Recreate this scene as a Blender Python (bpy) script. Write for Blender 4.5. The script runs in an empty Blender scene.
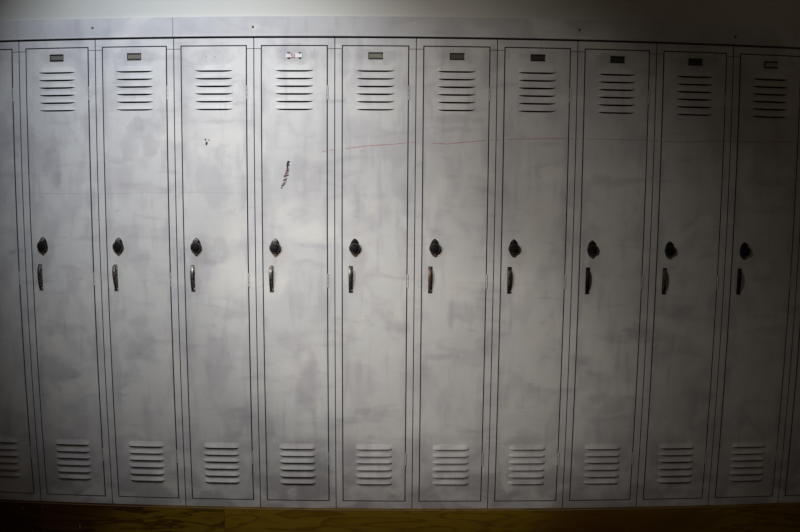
import bpy, bmesh, math, random
from mathutils import Vector, Matrix

random.seed(7)
scene = bpy.context.scene
ZB = 0.235            # height of the door bottoms above the floor
PITCH = 0.3048        # twelve-inch lockers

# ------------------------------------------------------------------ camera
def rot_z(a): return Matrix.Rotation(a, 3, 'Z')
def rot_x(a): return Matrix.Rotation(a, 3, 'X')
def rot_y(a): return Matrix.Rotation(a, 3, 'Y')
cam_data = bpy.data.cameras.new('camera')
cam_data.type = 'PANO'
cam_data.panorama_type = 'FISHEYE_LENS_POLYNOMIAL'   # a 34 mm lens with its slight barrel distortion
cam_data.sensor_fit = 'HORIZONTAL'
cam_data.sensor_width = 36.0
cam_data.fisheye_fov = math.radians(140)
K = (0.029108457561423513, 9.903034769517289e-06, -7.083326192703896e-06, 9.842329727816636e-08)
cam_data.fisheye_polynomial_k0 = 0.0
cam_data.fisheye_polynomial_k1 = -K[0]
cam_data.fisheye_polynomial_k2 = -K[1]
cam_data.fisheye_polynomial_k3 = -K[2]
cam_data.fisheye_polynomial_k4 = -K[3]
cam_data.clip_start = 0.05
cam_data.clip_end = 50
cam = bpy.data.objects.new('camera', cam_data)
scene.collection.objects.link(cam)
R = rot_z(-0.00794264821) @ rot_x(-0.114759038) @ rot_y(-0.00730401129)
R = R @ Matrix(((1, 0, 0), (0, 0, -1), (0, 1, 0)))   # camera axes: -z looks along +y, y is up
cam.matrix_world = Matrix.Translation((-0.0402153663, -2.90271473, 1.28616692 + ZB)) @ R.to_4x4()
scene.camera = cam

# ------------------------------------------------------------------ world, lights, exposure
world = bpy.data.worlds.new('world')
scene.world = world
world.use_nodes = True
bg = world.node_tree.nodes['Background']
bg.inputs['Color'].default_value = (1.0, 0.78, 0.54, 1)
bg.inputs['Strength'].default_value = 0.036

def spot(name, loc, target, watts, color, size, blend, radius):
    d = bpy.data.lights.new(name, 'SPOT')
    d.energy = watts; d.color = color
    d.spot_size = math.radians(size); d.spot_blend = blend
    d.shadow_soft_size = radius
    o = bpy.data.objects.new(name, d)
    o.location = loc
    o.rotation_euler = (Vector(target) - Vector(loc)).to_track_quat('-Z', 'Y').to_euler()
    scene.collection.objects.link(o)
    return o
# three added spots out of view, fitted to the falloff, all above and to the left of the row's middle
KL = 39.5
def fitted_spot(name, x, y, z, ax, az, half, c):
    k = max(c)
    return spot(name, (x, y, z + ZB), (ax, 0, az + ZB), k * KL, tuple(v / k for v in c), math.degrees(2 * half), 1.0, .035)
fitted_spot('far_left_spot', -2.534, -2.609, 1.995, -.047, .677, .181, (6.343, 6.056, 5.505))
fitted_spot('left_cool_spot', -1.027, -1.523, 2.613, -.818, 1.495, .537, (2.637, 2.823, 3.080))
fitted_spot('middle_warm_spot', -.703, -1.606, 1.981, -.263, 1.032, .714, (1.777, 1.649, 1.472))

vs = scene.view_settings
vs.view_transform = 'Standard'
vs.look = 'None'
vs.exposure = -0.05
vs.gamma = 1.0
vs.use_curve_mapping = False

# ------------------------------------------------------------------ materials
def new_mat(name):
    m = bpy.data.materials.new(name)
    m.use_nodes = True
    nt = m.node_tree
    return m, nt, nt.nodes['Principled BSDF']

def N(nt, kind, **kw):
    n = nt.nodes.new(kind)
    for k, v in kw.items():
        if k in n.inputs.keys(): n.inputs[k].default_value = v
        else: setattr(n, k, v)
    return n

def math_node(nt, op, a, b=None, clamp=False):
    n = nt.nodes.new('ShaderNodeMath'); n.operation = op; n.use_clamp = clamp
    for i, v in enumerate((a, b)):
        if v is None: continue
        if isinstance(v, (int, float)): n.inputs[i].default_value = v
        else: nt.links.new(v, n.inputs[i])
    return n.outputs[0]

def mix_color(nt, fac, a, b):
    n = nt.nodes.new('ShaderNodeMix'); n.data_type = 'RGBA'
    for s, v in ((n.inputs[0], fac), (n.inputs[6], a), (n.inputs[7], b)):
        if isinstance(v, (int, float)): s.default_value = v
        elif isinstance(v, tuple): s.default_value = (*v, 1)
        else: nt.links.new(v, s)
    return n.outputs[2]

def noise_fac(nt, coord, scale, detail, lo, hi, stretch=(1, 1, 1), distortion=0.0, offset=(0, 0, 0)):
    mp = nt.nodes.new('ShaderNodeMapping')
    mp.inputs['Scale'].default_value = stretch
    mp.inputs['Location'].default_value = offset
    nt.links.new(coord, mp.inputs['Vector'])
    n = N(nt, 'ShaderNodeTexNoise', Scale=scale, Detail=detail, Distortion=distortion)
    nt.links.new(mp.outputs[0], n.inputs['Vector'])
    r = nt.nodes.new('ShaderNodeMapRange'); r.interpolation_type = 'SMOOTHSTEP'
    nt.links.new(n.outputs[0], r.inputs[0])
    r.inputs[1].default_value = lo; r.inputs[2].default_value = hi
    return r.outputs[0]

def ellipse(nt, sx, sz, cx, cz, rx, rz, warp=None):
    u = math_node(nt, 'MULTIPLY', math_node(nt, 'SUBTRACT', sx, cx), 1 / rx)
    v = math_node(nt, 'MULTIPLY', math_node(nt, 'SUBTRACT', sz, cz), 1 / rz)
    d = math_node(nt, 'ADD', math_node(nt, 'MULTIPLY', u, u), math_node(nt, 'MULTIPLY', v, v))
    if warp is not None: d = math_node(nt, 'ADD', d, warp)
    r = nt.nodes.new('ShaderNodeMapRange'); r.interpolation_type = 'SMOOTHSTEP'
    nt.links.new(d, r.inputs[0])
    r.inputs[1].default_value = 1.5; r.inputs[2].default_value = 0.1
    return r.outputs[0]

# smudges rubbed into the paint: x, height, half width, half height, strength
SMUDGES = [
 (-1.362, 1.335, 0.03, 0.095, 0.30),
 (-0.979, 1.477, 0.053, 0.03, 0.30),
 (-1.047, 0.633, 0.061, 0.053, 0.30),
 (-1.002, 0.662, 0.027, 0.008, 0.30),
 (-0.724, 0.657, 0.03, 0.011, 0.30),
 (-0.374, 0.48, 0.038, 0.106, 0.30),
 (-0.123, 0.373, 0.084, 0.019, 0.30),
 (-0.162, 0.34, 0.068, 0.015, 0.30),
 (-0.21, 0.166, 0.03, 0.091, 0.30),
 (0.118, 0.041, 0.084, 0.023, 0.30),
 (0.186, 1.51, 0.08, 0.015, 0.30),
 (-0.428, 1.745, 0.065, 0.034, 0.30),
 (1.027, 0.032, 0.106, 0.015, 0.30),
 (0.82, 0.402, 0.076, 0.038, 0.30),
 (1.063, 0.785, 0.068, 0.027, 0.30),
 (1.407, 0.324, 0.053, 0.027, 0.30),
 (1.492, 1.761, 0.011, 0.03, 0.30),
 (1.183, 1.768, 0.011, 0.019, 0.30),
 (0.334, 1.732, 0.034, 0.038, 0.30),
 (0.141, 0.596, 0.061, 0.011, 0.30),
 (-0.015, 0.71, 0.023, 0.03, 0.30),
 (-1.551, 1.433, 0.046, 0.114, 0.30),
 (-1.214, 1.2, 0.019, 0.046, 0.30),
 (-0.972, 1.428, 0.03, 0.053, 0.30),
 (-1.357, 0.689, 0.084, 0.023, 0.30),
 (-1.387, 0.526, 0.076, 0.053, 0.30),
 (0.316, 0.644, 0.03, 0.038, 0.30),
 (-0.229, 1.727, 0.019, 0.053, 0.30),
 (0.926, 0.705, 0.038, 0.03, 0.30),
 (0.497, 0.484, 0.015, 0.011, 0.30),
 (-0.587, 0.127, 0.015, 0.084, 0.30),
 (-0.33, 0.131, 0.038, 0.091, 0.30),
 (1.007, 0.02, 0.084, 0.015, 0.30),
 (0.692, 0.585, 0.046, 0.023, 0.30),
 (1.462, 0.704, 0.046, 0.019, 0.30),
 (1.187, 0.44, 0.053, 0.03, 0.30),
 (-0.767, 1.009, 0.114, 0.046, 0.30),
]

def paint_material(name, base, dirt, smudges=True, halo=False):
    m, nt, b = new_mat(name)
    geo = nt.nodes.new('ShaderNodeNewGeometry')
    P = geo.outputs['Position']
    col = mix_color(nt, math_node(nt, 'MULTIPLY', noise_fac(nt, P, 1.9, 7, .44, .70, (1, 1, .8), .3), .45), base, dirt)
    col = mix_color(nt, math_node(nt, 'MULTIPLY', noise_fac(nt, P, 9, 9, .47, .63, (1, 1, .7), .2, (5, 0, 9)), .42), col, (.43, .42, .46))
    wipes = noise_fac(nt, P, 5.0, 7, .52, .74, (1.0, 1, 3.6), .5, (3, 0, 1))
    col = mix_color(nt, math_node(nt, 'MULTIPLY', wipes, .50), col, (.38, .375, .40))
    runs = noise_fac(nt, P, 6.0, 7, .52, .72, (4.2, 1, .7), .2, (7, 0, 2))
    col = mix_color(nt, math_node(nt, 'MULTIPLY', runs, .42), col, (.39, .385, .43))
    bright = noise_fac(nt, P, 4.2, 8, .52, .70, (1, 1, 1.2), .4, (11, 0, 5))
    col = mix_color(nt, math_node(nt, 'MULTIPLY', bright, .65), col, (.70, .695, .675))
    specks = noise_fac(nt, P, 55, 3, .69, .77, (1, 1, 1.5), .2)
    col = mix_color(nt, math_node(nt, 'MULTIPLY', specks, .35), col, (.25, .24, .26))
    rubs = noise_fac(nt, P, 12, 6, .63, .74, (.8, 1, 2.2), .2, (41, 0, 13))
    col = mix_color(nt, math_node(nt, 'MULTIPLY', rubs, .30), col, (.30, .29, .32))
    # scuffs and shoe grime rubbed into the foot of the doors
    sepz = nt.nodes.new('ShaderNodeSeparateXYZ'); nt.links.new(P, sepz.inputs[0])
    kick = nt.nodes.new('ShaderNodeMapRange'); nt.links.new(sepz.outputs[2], kick.inputs[0])
    kick.inputs[1].default_value = .62; kick.inputs[2].default_value = .25
    grime = noise_fac(nt, P, 7.0, 9, .42, .60, (1, 1, 1.6), .5, (21, 0, 3))
    col = mix_color(nt, math_node(nt, 'MULTIPLY', math_node(nt, 'MULTIPLY', kick.outputs[0], grime), .60), col, (.28, .265, .285))
    if smudges:
        sep = nt.nodes.new('ShaderNodeSeparateXYZ'); nt.links.new(P, sep.inputs[0])
        w = N(nt, 'ShaderNodeTexNoise', Scale=17.0, Detail=5.0, Distortion=.6)
        nt.links.new(P, w.inputs['Vector'])
        warp = math_node(nt, 'MULTIPLY', math_node(nt, 'SUBTRACT', w.outputs[0], .42), 3.2)
        tot = None
        for (cx, cz, rx, rz, s) in SMUDGES:
            e = math_node(nt, 'MULTIPLY', ellipse(nt, sep.outputs[0], sep.outputs[2], cx, cz + ZB, rx * 1.35, rz * 1.35, warp), s)
            tot = e if tot is None else math_node(nt, 'MAXIMUM', tot, e)
        col = mix_color(nt, tot, col, (.25, .245, .29))
    if halo:
        tc = nt.nodes.new('ShaderNodeTexCoord')
        so = nt.nodes.new('ShaderNodeSeparateXYZ'); nt.links.new(tc.outputs['Object'], so.inputs[0])
        # old glue and grime rubbed around the number plate
        gp = nt.nodes.new('ShaderNodeTexNoise'); gp.inputs['Scale'].default_value = 22; gp.inputs['Detail'].default_value = 6
        nt.links.new(P, gp.inputs['Vector'])
        gw = math_node(nt, 'MULTIPLY', math_node(nt, 'SUBTRACT', gp.outputs[0], .45), 3.5)
        e = ellipse(nt, so.outputs[0], so.outputs[2], .01, 1.776, .085, .034, gw)
        col = mix_color(nt, math_node(nt, 'MULTIPLY', e, .32), col, (.30, .29, .33))
        e = ellipse(nt, so.outputs[0], so.outputs[2], 0, .175, .105, .105, gw)
        col = mix_color(nt, math_node(nt, 'MULTIPLY', e, .25), col, (.31, .29, .32))
        # hand grease along the two upright edges of the door
        ed = nt.nodes.new('ShaderNodeMapRange'); nt.links.new(math_node(nt, 'ABSOLUTE', so.outputs[0]), ed.inputs[0])
        ed.inputs[1].default_value = .085; ed.inputs[2].default_value = .122
        eg = noise_fac(nt, P, 9.0, 8, .42, .62, (2.2, 1, .7), .4, (31, 0, 7))
        col = mix_color(nt, math_node(nt, 'MULTIPLY', math_node(nt, 'MULTIPLY', ed.outputs[0], eg), .42), col, (.36, .35, .39))
        e = ellipse(nt, so.outputs[0], so.outputs[2], -.063, 1.022, .036, .055)
        col = mix_color(nt, math_node(nt, 'MULTIPLY', e, .22), col, (.34, .30, .27))
        e = ellipse(nt, so.outputs[0], so.outputs[2], -.086, .925, .022, .075)
        col = mix_color(nt, math_node(nt, 'MULTIPLY', e, .15), col, (.33, .29, .25))
    nt.links.new(col, b.inputs['Base Color'])
    b.inputs['Roughness'].default_value = .62
    b.inputs['Specular IOR Level'].default_value = .22
    bn = N(nt, 'ShaderNodeTexNoise', Scale=5.0, Detail=4.0)
    nt.links.new(P, bn.inputs['Vector'])
    bu = nt.nodes.new('ShaderNodeBump'); bu.inputs['Strength'].default_value = .25; bu.inputs['Distance'].default_value = .006
    nt.links.new(bn.outputs[0], bu.inputs['Height'])
    nt.links.new(bu.outputs[0], b.inputs['Normal'])
    return m

def metal_material(name, color, dark, rough=.45, scale=60, metallic=.85):
    m, nt, b = new_mat(name)
    geo = nt.nodes.new('ShaderNodeNewGeometry')
    f = noise_fac(nt, geo.outputs['Position'], scale, 4, .42, .62, (1.5, 1, 1), .4)
    nt.links.new(mix_color(nt, f, color, dark), b.inputs['Base Color'])
    b.inputs['Metallic'].default_value = metallic
    b.inputs['Roughness'].default_value = rough
    return m

def flat_material(name, color, rough=.5, metallic=0.0):
    m, nt, b = new_mat(name)
    geo = nt.nodes.new('ShaderNodeNewGeometry')
    f = noise_fac(nt, geo.outputs['Position'], 90, 3, .45, .7)
    nt.links.new(mix_color(nt, math_node(nt, 'MULTIPLY', f, .35), color, tuple(c * .6 for c in color)), b.inputs['Base Color'])
    b.inputs['Roughness'].default_value = rough
    b.inputs['Metallic'].default_value = metallic
    return m

def wood_material(name, light, dark, vein, off):
    m, nt, b = new_mat(name)
    geo = nt.nodes.new('ShaderNodeNewGeometry'); P = geo.outputs['Position']
    mp = nt.nodes.new('ShaderNodeMapping'); mp.inputs['Scale'].default_value = (.8, 1, 6); mp.inputs['Location'].default_value = (off, 0, off)
    nt.links.new(P, mp.inputs['Vector'])
    ring = N(nt, 'ShaderNodeTexNoise', Scale=1.6, Detail=3.0, Distortion=1.3)
    nt.links.new(mp.outputs[0], ring.inputs['Vector'])
    saw = math_node(nt, 'FRACT', math_node(nt, 'MULTIPLY', ring.outputs[0], 7.0))
    line = nt.nodes.new('ShaderNodeMapRange'); line.interpolation_type = 'SMOOTHSTEP'
    nt.links.new(saw, line.inputs[0]); line.inputs[1].default_value = .45; line.inputs[2].default_value = .95
    fine = noise_fac(nt, P, 30, 3, .4, .7, (1, 1, 22))
    tone = noise_fac(nt, P, .7, 2, .44, .56, (1, 1, 2.0), 0, (1.9 + off, 0, 0))
    col = mix_color(nt, tone, light, dark)
    col = mix_color(nt, math_node(nt, 'MULTIPLY', line.outputs[0], .8), col, vein)
    col = mix_color(nt, math_node(nt, 'MULTIPLY', fine, .30), col, vein)
    nt.links.new(col, b.inputs['Base Color'])
    b.inputs['Roughness'].default_value = .5
    b.inputs['Specular IOR Level'].default_value = .15
    return m

M_FRAME = paint_material('locker_frame_paint', (.60, .605, .62), (.43, .43, .47))
M_DOOR = paint_material('locker_door_paint', (.62, .625, .63), (.44, .44, .475), halo=True)
M_TRIM = paint_material('filler_strip_paint', (.52, .525, .545), (.42, .42, .46))
M_WALL, _nt, _b = new_mat('wall_paint')
_g = _nt.nodes.new('ShaderNodeNewGeometry')
_f = noise_fac(_nt, _g.outputs['Position'], 1.3, 5, .4, .7)
_nt.links.new(mix_color(_nt, _f, (.60, .605, .575), (.52, .53, .50)), _b.inputs['Base Color'])
_b.inputs['Roughness'].default_value = .8
M_FLOOR, _nt, _b = new_mat('floor_tile')
_g = _nt.nodes.new('ShaderNodeNewGeometry')
_f = noise_fac(_nt, _g.outputs['Position'], 6, 6, .4, .7)
_nt.links.new(mix_color(_nt, _f, (.10, .085, .07), (.06, .05, .04)), _b.inputs['Base Color'])
_b.inputs['Roughness'].default_value = .7
M_WOOD = wood_material('varnished_wood', (.24, .155, .010), (.11, .045, .007), (.14, .068, .007), 5.5)
M_WOOD_RED = wood_material('dark_varnished_wood', (.22, .145, .010), (.085, .035, .008), (.05, .017, .004), 2.4)
M_WOOD_EDGE = flat_material('lit_board_edge', (.27, .18, .12), .6)  # light caught along the board's top edge, put into a paler colour
M_INSIDE = flat_material('locker_inside_shade', (.035, .032, .040), .8)  # inside colour taken near-black to add shade behind gaps and slits
M_GRIME_SHADE = flat_material('grimy_shade_edge', (.10, .09, .12), .8)
M_BLACK = flat_material('black_dial_enamel', (.008, .007, .008), .42)
M_DARKMETAL = metal_material('dark_tarnished_metal', (.055, .050, .050), (.02, .018, .018), .42)
M_STEEL = metal_material('worn_steel', (.40, .385, .375), (.10, .09, .085), .38, 110)
M_STEEL_DARK = metal_material('darkened_steel', (.19, .175, .165), (.05, .045, .042), .42, 110)
M_COPPER = metal_material('brown_worn_brass', (.24, .18, .15), (.11, .08, .07), .45)
M_CHROME = metal_material('bright_cap_metal', (.72, .70, .68), (.40, .38, .37), .25, 120)
M_BLACK.node_tree.nodes['Principled BSDF'].inputs['Specular IOR Level'].default_value = .25
M_TICK = flat_material('dial_tick_white', (.35, .34, .32), .6)
M_HOLDER = metal_material('dark_holder_metal', (.035, .032, .030), (.02, .018, .017), .5, 90, .5)
M_HOLDER_LIGHT = metal_material('painted_holder_metal', (.34, .33, .34), (.2, .19, .2), .55, 90, .3)
M_CARD = {
    'greenish': flat_material('greenish_number_card', (.155, .150, .125), .7),
    'olive': flat_material('olive_number_card', (.20, .19, .155), .7),
    'brown': flat_material('brown_number_card', (.085, .070, .050), .7),
    'black': flat_material('black_number_card', (.035, .030, .026), .7),
    'white': flat_material('white_number_card', (.70, .70, .73), .6),
    'grey': flat_material('grey_number_card', (.40, .39, .40), .7),
}
M_RED = flat_material('red_number_ink', (.42, .16, .18), .6)
M_CRAYON = flat_material('red_crayon', (.48, .26, .25), .85)
M_BLUELINE = flat_material('faint_grey_pencil', (.50, .50, .54), .8)
M_INK = flat_material('dark_scribble_ink', (.06, .035, .05), .6)
M_INKRED = flat_material('maroon_scribble_ink', (.20, .08, .09), .6)
M_CHIP = flat_material('bare_chip_metal', (.035, .028, .022), .6)
M_CHIPBROWN = flat_material('rust_chip', (.22, .13, .09), .7)
M_FLECK = flat_material('pale_paint_fleck', (.55, .5, .48), .7)

# ------------------------------------------------------------------ mesh helpers
def link(name, bm, mats, parent=None, loc=None, smooth=None, **props):
    bmesh.ops.recalc_face_normals(bm, faces=bm.faces)
    me = bpy.data.meshes.new(name)
    bm.to_mesh(me); bm.free()
    for m in (mats if isinstance(mats, (list, tuple)) else [mats]): me.materials.append(m)
    if smooth:
        for p in me.polygons: p.use_smooth = True
        me.set_sharp_from_angle(angle=math.radians(smooth))
    o = bpy.data.objects.new(name, me)
    scene.collection.objects.link(o)
    if parent is not None: o.parent = parent
    if loc is not None: o.location = loc
    for k, v in props.items(): o[k] = v
    return o

def box(bm, x0, x1, y0, y1, z0, z1, mi=0, bevel=0.0):
    vs_ = [bm.verts.new((x, y, z)) for x in (x0, x1) for y in (y0, y1) for z in (z0, z1)]
    fs = [bm.faces.new([vs_[i] for i in q]) for q in ((0, 1, 3, 2), (4, 6, 7, 5), (0, 4, 5, 1), (2, 3, 7, 6), (0, 2, 6, 4), (1, 5, 7, 3))]
    for f in fs: f.material_index = mi
    if bevel:
        es = list({e for f in fs for e in f.edges})
        r = bmesh.ops.bevel(bm, geom=es, offset=bevel, segments=2, profile=.6, affect='EDGES')
        for f in r['faces']: f.material_index = mi
    return fs

def quad(bm, pts, mi=0):
    f = bm.faces.new([bm.verts.new(p) for p in pts]); f.material_index = mi
    return f

def lathe(bm, profile, cx, cz, n=32, mi=0, knurl=0.0, tips=None):
    """profile: (radius, y) from the door outwards; axis along y"""
    rings = []
    for r, y in profile:
        ring = []
        for i in range(n):
            a = 2 * math.pi * i / n
            rr = r * (1 - (knurl if i % 2 else 0))
            ring.append(bm.verts.new((cx + rr * math.cos(a), y, cz + rr * math.sin(a))))
        rings.append(ring)
    for a, b in zip(rings, rings[1:]):
        for i in range(n):
            f = bm.faces.new((a[i], a[(i + 1) % n], b[(i + 1) % n], b[i])); f.material_index = mi
    f = bm.faces.new(rings[-1]); f.material_index = mi
    f = bm.faces.new(list(reversed(rings[0]))); f.material_index = mi

def prism(bm, outline, y0, y1, mi=0, shrink=0.0):
    """outline in x,z ; extruded from y0 (door side) to y1 (front), the front slightly shrunk"""
    cx = sum(p[0] for p in outline) / len(outline); cz = sum(p[1] for p in outline) / len(outline)
    a = [bm.verts.new((x, y0, z)) for x, z in outline]
    b = [bm.verts.new((cx + (x - cx) * (1 - shrink), y1, cz + (z - cz) * (1 - shrink))) for x, z in outline]
    k = len(a)
    for i in range(k):
        f = bm.faces.new((a[i], a[(i + 1) % k], b[(i + 1) % k], b[i])); f.material_index = mi
    f = bm.faces.new(b); f.material_index = mi
    f = bm.faces.new(list(reversed(a))); f.material_index = mi

def ribbon(bm, pts, width, y, mi=0, thick=.0004):
    """a thin raised stroke on the face of a door, pts in x,z"""
    L = []
    for i, (x, z) in enumerate(pts):
        x0, z0 = pts[max(0, i - 1)]; x1, z1 = pts[min(len(pts) - 1, i + 1)]
        d = Vector((x1 - x0, z1 - z0)); d.normalize()
        nx, nz = -d.y, d.x
        w = width * (.75 + .5 * random.random()) / 2
        L.append((x + nx * w, z + nz * w, x - nx * w, z - nz * w))
    ya, yb = y, y - thick
    rows = [[bm.verts.new((a, ya, b)), bm.verts.new((a, yb, b)), bm.verts.new((c, yb, d)), bm.verts.new((c, ya, d))] for a, b, c, d in L]
    for p, q in zip(rows, rows[1:]):
        for i in range(4):
            f = bm.faces.new((p[i], p[(i + 1) % 4], q[(i + 1) % 4], q[i])); f.material_index = mi
    for r in (rows[0], rows[-1]):
        f = bm.faces.new(r); f.material_index = mi

def structure(name, bm, mats, **kw):
    o = link(name, bm, mats, **kw); o['kind'] = 'structure'
    return o

# ------------------------------------------------------------------ the room
FB = ZB - .031                 # bottom of the locker frames
FT = ZB + 1.808                # top of the locker frames
X0, X1 = -0.4192 - 4.5 * PITCH, -0.4192 + 7.5 * PITCH   # ends of the row
bm = bmesh.new(); box(bm, -3.2, 3.2, -3.6, .45, -.1, 0)
structure('floor', bm, M_FLOOR)
bm = bmesh.new()
TT = ZB + 1.8885
box(bm, -3.2, 3.2, .006, .45, TT - .004, 2.9)
box(bm, -3.2, X0 - .004, .006, .45, 0.0, TT - .004)
box(bm, X1 + .004, 3.2, .006, .45, 0.0, TT - .004)
box(bm, X0 - .004, X1 + .004, .36, .45, 0.0, TT - .004)
structure('wall_back', bm, M_WALL)

# painted filler strip over the lockers, two lengths meeting above a seam
XJ = -0.8783
def filler(name, xa, xb, screws):
    bm = bmesh.new()
    box(bm, xa, xb, -.004, .30, FT + .0062, TT, bevel=.0012)
    # folded lower lip
    box(bm, xa, xb, -.0085, -.0035, FT + .0062, FT + .0095, bevel=.0008)
    o = structure(name, bm, M_TRIM, smooth=40)
    for sx, sz in screws:
        bm = bmesh.new()
        lathe(bm, [(.0048, -.0035), (.0048, -.0050), (.0036, -.0065), (.0012, -.0070)], 0, 0, 16, 0)
        link('screw', bm, M_STEEL_DARK, parent=o, loc=(sx, 0, sz + ZB), smooth=40)
filler('trim_1', X0 - .3, XJ - .0006, [(-1.1888, 1.8532)])
filler('trim_2', XJ + .0006, X1 + .3, [(-0.5743, 1.8492), (0.6503, 1.8504), (1.2608, 1.8436)])

# wooden base the lockers stand on, boards butted together
def board(name, xa, xb, flecks, wood):
    bm = bmesh.new()
    for f in box(bm, xa, xb, -.013, .34, 0.0, FB - .0015): pass
    box(bm, xa, xb, -.0138, -.0125, FB - .0040, FB - .0012, 1, .0004)
    o = structure(name, bm, [wood, M_WOOD_EDGE])
    for fx, fz, h in flecks:
        bm = bmesh.new()
        prism(bm, [(fx - .0012, fz), (fx + .0005, fz - h * .5), (fx + .0016, fz + h * .2), (fx + .0008, fz + h * .5)], -.0128, -.0138)
        link('paint_fleck', bm, M_FLECK, parent=o)
board('baseboard_back', X0 - .3, -.7187, [(-1.564, 0.175, .014), (-1.478, 0.183, .008), (-1.322, 0.106, .026), (-1.530, 0.070, .008)], M_WOOD_RED)
board('baseboard_back_right', -.7175, X1 + .3, [(-.624, .191, .006), (.523, .212, .005)], M_WOOD)

# ------------------------------------------------------------------ the lockers
DW = .1252                     # half the door opening, to the middle of the gap
GAP = .0019                    # half the gap
DZ0, DZ1 = .031, 1.812         # door bottom and top in the locker's own frame
VENT_HALF = .0722
VENT_STEP = .0287
HOOD = .0138
UP0, LO0 = 1.6885 + .031, .2212 + .031   # lip heights of the topmost louvre of each set

def frame_bm():
    bm = bmesh.new()
    s = PITCH / 2 - .0015
    o = DW + GAP * .5
    yf, yb = .0010, .020
    zj = DZ1 - .0115
    # stiles end just under the top rail, whose ends turn down a little
    box(bm, -s, -o, yf, yb, .0, zj - .0014, bevel=.0006)
    box(bm, o, s, yf, yb, .0, zj - .0014, bevel=.0006)
    box(bm, -s, s, yf - .0004, yb, DZ1 + GAP * .5, 1.839, bevel=.0006)
    box(bm, -s, -o, yf - .0004, yb, zj + .0004, DZ1 + GAP * .5 + .0005)
    box(bm, o, s, yf - .0004, yb, zj + .0004, DZ1 + GAP * .5 + .0005)
    box(bm, -o, o, yf, yb, .0, DZ0 - GAP * .5)
    return bm

def body_bm():
    bm = bmesh.new()
    s = PITCH / 2 - .0012
    box(bm, -s, -s + .0012, .020, .345, .001, 1.838)
    box(bm, s - .0012, s, .020, .345, .001, 1.838)
    box(bm, -s, s, .345, .347, .001, 1.838)
    box(bm, -s + .0012, s - .0012, .020, .345, .001, .003)
    box(bm, -s + .0012, s - .0012, .020, .345, 1.836, 1.838)
    return bm

def shelf_bm():
    bm = bmesh.new()
    s = PITCH / 2 - .0030
    box(bm, -s, s, .030, .343, 1.50, 1.512, bevel=.001)
    return bm

def S(u):
    t = abs(2 * u - 1)
    return max(0.0, 1 - t ** 7)

def slot(u):
    return max(0.0, 1 - abs(2 * u - 1) ** 6)

def door_bm():
    """pressed door sheet: flanges, and the slots of the louvres cut through it"""
    bm = bmesh.new()
    xl, xr, zb, zt = -DW + GAP, DW - GAP, DZ0 + GAP, DZ1 - GAP
    y = 0.0
    r = .0014
    # flat strips beside the vents, then the middle column piece by piece
    def strip(x0, x1, z0, z1): quad(bm, [(x0, y, z0), (x1, y, z0), (x1, y, z1), (x0, y, z1)])
    strip(xl + r, -VENT_HALF, zb + r, zt - r)
    strip(VENT_HALF, xr - r, zb + r, zt - r)
    marks = [zb + r]
    for top in (LO0, UP0):
        for k in range(5, -1, -1):
            marks.append((top - k * VENT_STEP))
    prev = zb + r
    n = 16
    for lip in marks[1:]:
        # the sheet up to the slot under this louvre's lip, its edge dipping in the middle
        for i in range(n):
            u0, u1 = i / n, (i + 1) / n
            a, b = -VENT_HALF + u0 * 2 * VENT_HALF, -VENT_HALF + u1 * 2 * VENT_HALF
            quad(bm, [(a, y, prev), (b, y, prev), (b, y, lip - .0060 * slot(u1)), (a, y, lip - .0060 * slot(u0))])
        prev = lip + (.0205 if abs(lip - LO0) < 1e-4 or abs(lip - UP0) < 1e-4 else HOOD)
    strip(-VENT_HALF, VENT_HALF, prev, zt - r)
    # rolled edge and return flange
    loop = [(xl, zb), (xr, zb), (xr, zt), (xl, zt)]
    inner = [(xl + r, zb + r), (xr - r, zb + r), (xr - r, zt - r), (xl + r, zt - r)]
    for i in range(4):
        j = (i + 1) % 4
        quad(bm, [(inner[i][0], y, inner[i][1]), (inner[j][0], y, inner[j][1]), (loop[j][0], y + r, loop[j][1]), (loop[i][0], y + r, loop[i][1])])
        quad(bm, [(loop[i][0], y + r, loop[i][1]), (loop[j][0], y + r, loop[j][1]), (loop[j][0], .018, loop[j][1]), (loop[i][0], .018, loop[i][1])])
        bx = lambda p, d: (max(-DW + GAP + d, min(DW - GAP - d, p[0])), max(zb + d, min(zt - d, p[1])))
        a, b = bx(loop[i], .013), bx(loop[j], .013)
        quad(bm, [(loop[i][0], .018, loop[i][1]), (loop[j][0], .018, loop[j][1]), (b[0], .018, b[1]), (a[0], .018, a[1])])
    bmesh.ops.remove_doubles(bm, verts=bm.verts, dist=.00002)
    return bm

def vent_bm(top, depth):
    """six pressed louvre hoods, closed at the top and sides, open below the lip"""
    bm = bmesh.new()
    nu, nv = 20, 8
    for k in range(6):
        lip = top - k * VENT_STEP
        d = depth * random.uniform(.82, 1.12)
        sag = random.uniform(-.0008, .0008)
        H = .0205 if k == 0 else HOOD
        grid = []
        for j in range(nv + 1):
            v = j / nv
            row = []
            for i in range(nu + 1):
                u = i / nu
                rise = (.62 + .38 * math.sqrt(S(u)) * (1 - .25 * (2 * u - 1) ** 2))      # the hood is highest at its middle
                w = max(0.0, 1 - v / rise)
                side = S(u) ** .6
                dep = d * side * (w ** 1.25 if w > 0 else 0)
                row.append(bm.verts.new((-VENT_HALF + u * 2 * VENT_HALF, -dep - .00005, lip + v * H + sag * S(u) * (1 - v))))
            grid.append(row)
        for j in range(nv):
            for i in range(nu):
                bm.faces.new((grid[j][i], grid[j][i + 1], grid[j + 1][i + 1], grid[j + 1][i]))
        # the lip turned back under, a metal thickness
        back = [bm.verts.new((v_.co.x, v_.co.y + .0011 * S(i / nu), v_.co.z + .0002)) for i, v_ in enumerate(grid[0])]
        for i in range(nu):
            bm.faces.new((grid[0][i], back[i], back[i + 1], grid[0][i + 1]))
    return bm

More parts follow.
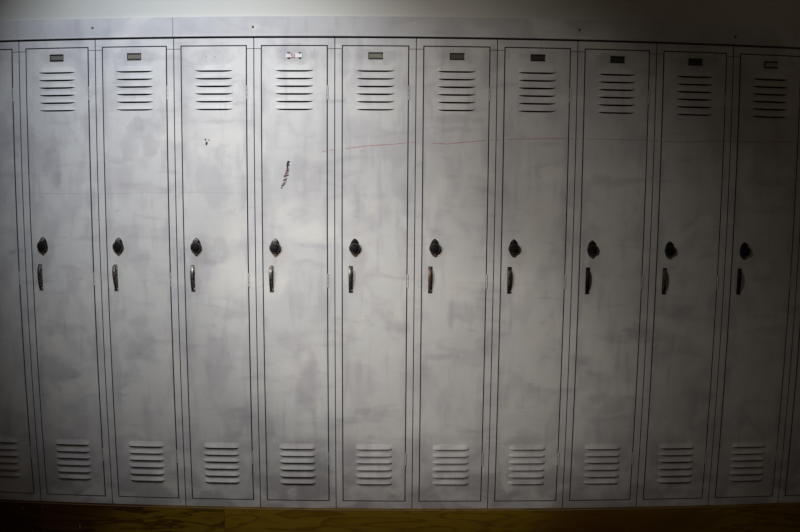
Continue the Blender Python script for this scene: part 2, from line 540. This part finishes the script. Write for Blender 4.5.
def hinge_bm(kind):
    bm = bmesh.new()
    r = .0028
    segs = 3
    h = .054
    x = DW + .0016
    prof = []
    for s in range(segs):
        z0 = -h / 2 + s * h / segs + .0006
        z1 = -h / 2 + (s + 1) * h / segs - .0006
        n = 12
        ra = [bm.verts.new((x + r * math.cos(2 * math.pi * i / n), .0008 + r * math.sin(2 * math.pi * i / n), z0)) for i in range(n)]
        rb = [bm.verts.new((v.co.x, v.co.y, z1)) for v in ra]
        for i in range(n): bm.faces.new((ra[i], ra[(i + 1) % n], rb[(i + 1) % n], rb[i]))
        bm.faces.new(rb); bm.faces.new(list(reversed(ra)))
    return bm

LX, LZ = -.0762, 1.0520         # centre of the lock, in the locker's own frame
def lock_plate_bm():
    bm = bmesh.new()
    # pointed oval base plate
    out = []
    for i in range(36):
        a = 2 * math.pi * i / 36
        c, s = math.cos(a), math.sin(a)
        out.append((LX + .0185 * math.copysign(abs(c) ** 1.25, c), LZ + (.0355 if s > 0 else .0350) * math.copysign(abs(s) ** .95, s)))
    prism(bm, out, .0005, -.0045, 0, .10)
    return bm
def lock_dial_bm():
    bm = bmesh.new()
    lathe(bm, [(.0208, -.004), (.0218, -.006), (.0218, -.0095), (.0200, -.0125), (.0150, -.0135), (.0145, -.0130), (.0120, -.0132),
               (.0112, -.0195), (.0095, -.0225), (.0040, -.0232)], LX, LZ - .001, 48, 0, .03)
    for i in range(40):
        a = 2 * math.pi * i / 40
        l = .0030 if i % 5 == 0 else .0017
        c, s = math.cos(a), math.sin(a)
        r1 = .0188; r0 = r1 - l; w = .00022
        pts = [(LX + r0 * c - w * s, LZ - .001 + r0 * s + w * c), (LX + r1 * c - w * s, LZ - .001 + r1 * s + w * c),
               (LX + r1 * c + w * s, LZ - .001 + r1 * s - w * c), (LX + r0 * c + w * s, LZ - .001 + r0 * s - w * c)]
        quad(bm, [(p[0], -.01375, p[1]) for p in pts], 1)
    return bm
def key_cap_bm():
    bm = bmesh.new()
    lathe(bm, [(.0082, -.003), (.0082, -.009), (.0070, -.0105), (.0045, -.0110)], LX, LZ + .0245, 24, 0)
    box(bm, LX - .0006, LX + .0006, -.01125, -.0108, LZ + .0215, LZ + .0275, 1)
    return bm
def lock_tip_bm():
    bm = bmesh.new()
    prism(bm, [(LX - .0125, LZ - .0185), (LX + .0125, LZ - .0185), (LX + .0075, LZ - .0280), (LX + .0030, LZ - .0330), (LX - .0030, LZ - .0330), (LX - .0075, LZ - .0280)], -.0035, -.0062, 0, .08)
    return bm

HX, HZ = -.0915, .9300
def handle_plate_bm():
    bm = bmesh.new()
    box(bm, HX - .0078, HX + .0078, .0004, -.0025, HZ - .0520, HZ + .0520, 0, .0012)
    # raised cheek beside the slot
    box(bm, HX - .0008, HX + .0006, -.0025, -.0050, HZ - .030, HZ + .036, 0, .0003)
    return bm
def handle_lever_bm(bend, skew):
    """curved lift lever, side profile swept with a taper"""
    bm = bmesh.new()
    prof = [(-.047, .0030, .0046), (-.036, .0080, .0048), (-.020, .0135, .0052), (.0, .0165, .0056), (.016, .0165, .0060), (.028, .0150, .0066), (.038, .0110, .0068), (.047, .0050, .0058)]
    rows = []
    for z, d, w in prof:
        d *= bend
        cx = HX - .0022 + skew * z
        rows.append([bm.verts.new((cx - w, -d + .003, HZ + z)), bm.verts.new((cx - w * .8, -d - .0005, HZ + z)), bm.verts.new((cx, -d - .0016, HZ + z)),
                     bm.verts.new((cx + w * .8, -d - .0005, HZ + z)), bm.verts.new((cx + w, -d + .003, HZ + z))])
    for a, b in zip(rows, rows[1:]):
        for i in range(4): bm.faces.new((a[i], a[i + 1], b[i + 1], b[i]))
        bm.faces.new((a[4], a[0], b[0], b[4]))
    bm.faces.new(rows[0]); bm.faces.new(rows[-1])
    return bm
def rivet_bm(z):
    bm = bmesh.new()
    lathe(bm, [(.0034, -.002), (.0034, -.0035), (.0024, -.0050), (.0008, -.0054)], HX + .0042, HZ + z, 14, 0)
    return bm

PZ = 1.743 + .031
def holder_bm():
    bm = bmesh.new()
    w, h = .0272, .0130
    box(bm, -w, w, .0004, -.0008, PZ - h, PZ + h)
    box(bm, -w, w, -.0006, -.0036, PZ + h - .0055, PZ + h, 0, .0006)
    box(bm, -w, w, -.0006, -.0036, PZ - h, PZ - h + .0050, 0, .0006)
    box(bm, -w, -w + .003, -.0006, -.0032, PZ - h + .004, PZ + h - .004, 0, .0005)
    return bm
def card_bm():
    bm = bmesh.new()
    box(bm, -.0240, .0262, -.0007, -.0016, PZ - .0092, PZ + .0088, 0)
    return bm

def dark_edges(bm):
    # worn, grimy edges, coloured darker still to paint shade into the gaps
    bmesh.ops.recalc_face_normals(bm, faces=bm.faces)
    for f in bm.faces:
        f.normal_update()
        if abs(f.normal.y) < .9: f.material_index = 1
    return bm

def tie(o, **kw):
    for k, v in kw.items(): o[k] = v
    return o

# build one locker with its parts; copies share its meshes
proto = bpy.data.objects.new('locker', None)
scene.collection.objects.link(proto)
link('body', body_bm(), M_INSIDE, proto)
link('frame', dark_edges(frame_bm()), [M_FRAME, M_GRIME_SHADE], proto)
link('shelf', shelf_bm(), M_INSIDE, proto)
door = link('door', dark_edges(door_bm()), [M_DOOR, M_GRIME_SHADE], proto)
link('louver_vent', vent_bm(UP0, .0074), M_DOOR, door, smooth=50)
link('louver_vent', vent_bm(LO0, .0098), M_DOOR, door, smooth=50)
for hz, kd in ((1.6055, 1), (.893, 1), (.178, 1)):
    link('hinge', hinge_bm(kd), M_FRAME, door, (0, 0, hz + .031), smooth=35)
lock = link('combination_lock', lock_plate_bm(), M_DARKMETAL, proto, smooth=35)
link('dial', lock_dial_bm(), [M_BLACK, M_TICK], lock, smooth=30)
link('key_cap', key_cap_bm(), [M_STEEL, M_BLACK], lock, smooth=35)
link('lower_tip', lock_tip_bm(), M_COPPER, lock)

def copy_tree(o, parent=None):
    c = o.copy()
    scene.collection.objects.link(c)
    c.parent = parent
    for ch in list(o.children): copy_tree(ch, c)
    return c

# per locker: colour of the number card, handle lever metal, handle plate metal, lever bend, lever skew, label
LOCKERS = [
 ('grey', M_STEEL_DARK, M_STEEL, 1.0, 0.0, 'grey-white metal locker cut off by the left edge of the photo'),
 ('greenish', M_STEEL_DARK, M_STEEL, .9, .02, 'leftmost of the lockers whose combination dial shows, bluish grey door with greenish number plate'),
 ('greenish', M_STEEL_DARK, M_STEEL, 1.1, -.05, 'grey-white locker just left of the plateless locker, purplish smudge low on its door'),
 (None, M_STEEL_DARK, M_STEEL, 1.0, .02, 'grey-white locker with no number plate and two small dark chips on its upper door'),
 ('white', M_STEEL_DARK, M_STEEL, 1.0, .01, 'pale grey locker with a white number card with red marks and a dark scribble'),
 ('olive', M_STEEL_DARK, M_STEEL_DARK, 1.05, .02, 'grey-white locker just right of the scribbled one, crossed by a rising thin red line'),
 ('brown', M_COPPER, M_STEEL_DARK, .9, 0.0, 'grey locker where the thin red line breaks off and starts again, brown number plate'),
 ('black', M_STEEL_DARK, M_DARKMETAL, 1.0, .01, 'dim grey locker fourth from the right among those with a visible dial'),
 ('black', M_DARKMETAL, M_DARKMETAL, 1.0, 0.0, 'shadowed grey locker third from the right among those with a visible dial'),
 ('black', M_STEEL_DARK, M_DARKMETAL, 1.0, -.01, 'dark shadowed locker just left of the rightmost locker whose dial shows, solid black number plate'),
 ('grey', M_DARKMETAL, M_DARKMETAL, 1.0, .01, 'darkest locker, rightmost with a visible dial, its number plate holder empty with black edges'),
 ('black', M_DARKMETAL, M_DARKMETAL, 1.0, 0.0, 'sliver of dark locker cut off by the right edge of the photo'),
]
GROUP = 'grey-white metal lockers in the row'
roots = []
for i, (card, lever_m, plate_m, bend, skew, label) in enumerate(LOCKERS):
    t = proto if i == 0 else copy_tree(proto)
    t.location = (-0.4192 + (i - 4) * PITCH, 0, FB)
    tie(t, label=label, category='locker', group=GROUP)
    roots.append(t)
for i, (card, lever_m, plate_m, bend, skew, label) in enumerate(LOCKERS):
    t = roots[i]
    for c in t.children:
        if c.name.startswith('combination_lock'):
            for q in c.children:
                if q.name.startswith('key_cap'):
                    q.material_slots[0].link = 'OBJECT'; q.material_slots[0].material = M_CHROME if i < 5 else M_DARKMETAL  # glint of the left caps put in as brighter metal, the rest darker
            c.rotation_euler = (0, 0, 0)
            c.location = (random.uniform(-.0012, .0012), 0, random.uniform(-.0015, .0015))
    h = link('handle', handle_plate_bm(), plate_m, t, smooth=35)
    link('lever', handle_lever_bm(bend, skew), lever_m, h, smooth=50)
    link('rivet', rivet_bm(-.043), M_CHROME if i < 8 else M_STEEL, h, smooth=40)
    link('rivet', rivet_bm(.034), M_CHROME if i < 8 else M_STEEL, h, smooth=40)
    if card:
        holder = link('number_plate', holder_bm(), M_HOLDER, t)
        if card == 'white':
            # short card held by four black corners
            bpy.data.objects.remove(holder)
            bm = bmesh.new()
            for sx in (-1, 1):
                for sz in (-1, 1):
                    xa, xb = sorted((sx * .0260, sx * (.0165 if sx > 0 else .0150)))
                    za, zb_ = sorted((sz * .0125, sz * .0066))
                    box(bm, xa, xb, .0004, -.0034, PZ + za, PZ + zb_, 0, .0008)
            box(bm, -.0255, .0255, .0003, -.0010, PZ - .0070, PZ + .0070)
            holder = link('number_plate', bm, M_HOLDER, t)
            bm = bmesh.new(); box(bm, -.0310, .0300, -.0012, -.0030, PZ - .0080, PZ + .0076, 0, .0004)
            cd = link('number_card', bm, M_CARD['white'], holder, label='white card')
            bm = bmesh.new()
            # the red figures, mostly rubbed away
            for pts in ([(-.0035, .0105), (-.0110, .0100), (-.0115, .0020), (-.0040, .0010), (-.0030, -.0080), (-.0110, -.0100)],
                        [(.0015, .0100), (.0022, .0010), (.0010, -.0125)], [(-.0090, .0030), (-.0060, .0035)]):
                ribbon(bm, [(x - .001, PZ + z * .72) for x, z in pts], .0042, -.0029, 0, .0006)
            link('red_figures', bm, M_RED, holder, label='faded red figures on the white card')
        else:
            link('number_card', card_bm(), M_CARD[card], holder)
    else:
        for rx in (-.028, .004):
            bm = bmesh.new(); lathe(bm, [(.0016, .0003), (.0016, -.0003)], rx, PZ - .004, 10)
            link('rivet_hole', bm, M_CHIP, t)

def add_mark(name, pts, width, mat, y=-.0002):
    """a drawn line in world x / height above door bottom, split where it crosses from locker to locker"""
    dense = []
    for (xa, za), (xb, zb_) in zip(pts, pts[1:]):
        n = max(1, int(abs(xb - xa) / .012))
        for k in range(n): dense.append((xa + (xb - xa) * k / n, za + (zb_ - za) * k / n))
    dense.append(pts[-1])
    for i, t in enumerate(roots):
        cx = t.location.x
        for a, b, yy in ((-DW + GAP * 1.3, DW - GAP * 1.3, y), (DW + GAP, PITCH / 2 - .001, y + .001), (-PITCH / 2 + .001, -DW - GAP, y + .001)):
            seg = [(x - cx, z + .031) for x, z in dense if a < x - cx < b]
            if len(seg) < 2: continue
            bm = bmesh.new(); ribbon(bm, seg, width, yy + .0002, 0, .0004)
            link(name, bm, mat, t)

LINE1 = [(-0.3148, 1.383), (-0.2846, 1.3906), (-0.2393, 1.3946), (-0.1525, 1.4063), (-0.0394, 1.4146), (0.0322, 1.4226)]
LINE2 = [(0.1015, 1.4196), (0.1569, 1.4162), (0.2248, 1.4244), (0.3194, 1.433), (0.4334, 1.4382), (0.5861, 1.4422), (0.7403, 1.4429), (0.896, 1.4419), (1.0538, 1.4375), (1.2135, 1.4448), (1.3763, 1.4449), (1.5422, 1.4493)]
add_mark('red_line', LINE1, .0022, M_CRAYON)
add_mark('red_line', LINE2, .0023, M_CRAYON)
add_mark('pencil_line', [(-1.45, 1.226), (-1.2, 1.224), (-.9, 1.229), (-.6, 1.228)], .0013, M_BLUELINE)

# scribble written downwards on the fifth door
t = roots[4]; cx = t.location.x
bm = bmesh.new()
path = [(-.4428, 1.353), (-.4442, 1.340), (-.4455, 1.325), (-.4480, 1.312), (-.4500, 1.299), (-.4530, 1.288), (-.4560, 1.276), (-.4590, 1.266), (-.4640, 1.256), (-.4690, 1.248)]
for k, (x, z) in enumerate(path):
    w = (.0080, .0085, .0075, .011, .0125, .011, .0085, .0075, .0065, .004)[k]
    x -= cx; z = 1.300 + (z - 1.300) * .88 + .026
    for q in range(3):
        zz = z + random.uniform(-.005, .005)
        ribbon(bm, [(x - w * random.uniform(.4, 1), zz - .002), (x + random.uniform(-.003, .003), zz + random.uniform(-.003, .003)), (x + w * random.uniform(.4, 1), zz + .002)], .0019, 0, 0, .0005)
    if k < 3: ribbon(bm, [(x + .0005, z + .008), (x - .001, z), (x - .0015, z - .008)], .0060, 0, 0, .0005)
    if k in (2, 3, 4): ribbon(bm, [(x + .004, z + .004), (x - .002, z - .002), (x - .005, z - .006)], .0050, 0, 1, .0006)
link('scribble', bm, [M_INK, M_INKRED], t, label='dark red-brown scribble')

# chips on the door without a number plate
t = roots[3]; cx = t.location.x
def chip(x, z, rx, rz, mat):
    bm = bmesh.new()
    n = 11
    prism(bm, [(x - cx + rx * math.cos(2 * math.pi * i / n) * random.uniform(.7, 1.15), z + .031 + rz * math.sin(2 * math.pi * i / n) * random.uniform(.7, 1.15)) for i in range(n)], .0002, -.0005)
    link('paint_chip', bm, mat, t)
chip(-.7535, 1.4145, .0045, .0075, M_CHIP)
chip(-.7580, 1.4290, .0040, .0045, M_CHIPBROWN)
chip(-.7450, 1.4270, .0045, .0025, M_CHIPBROWN)
chip(-.6850, 1.3860, .0045, .0045, M_TRIM)
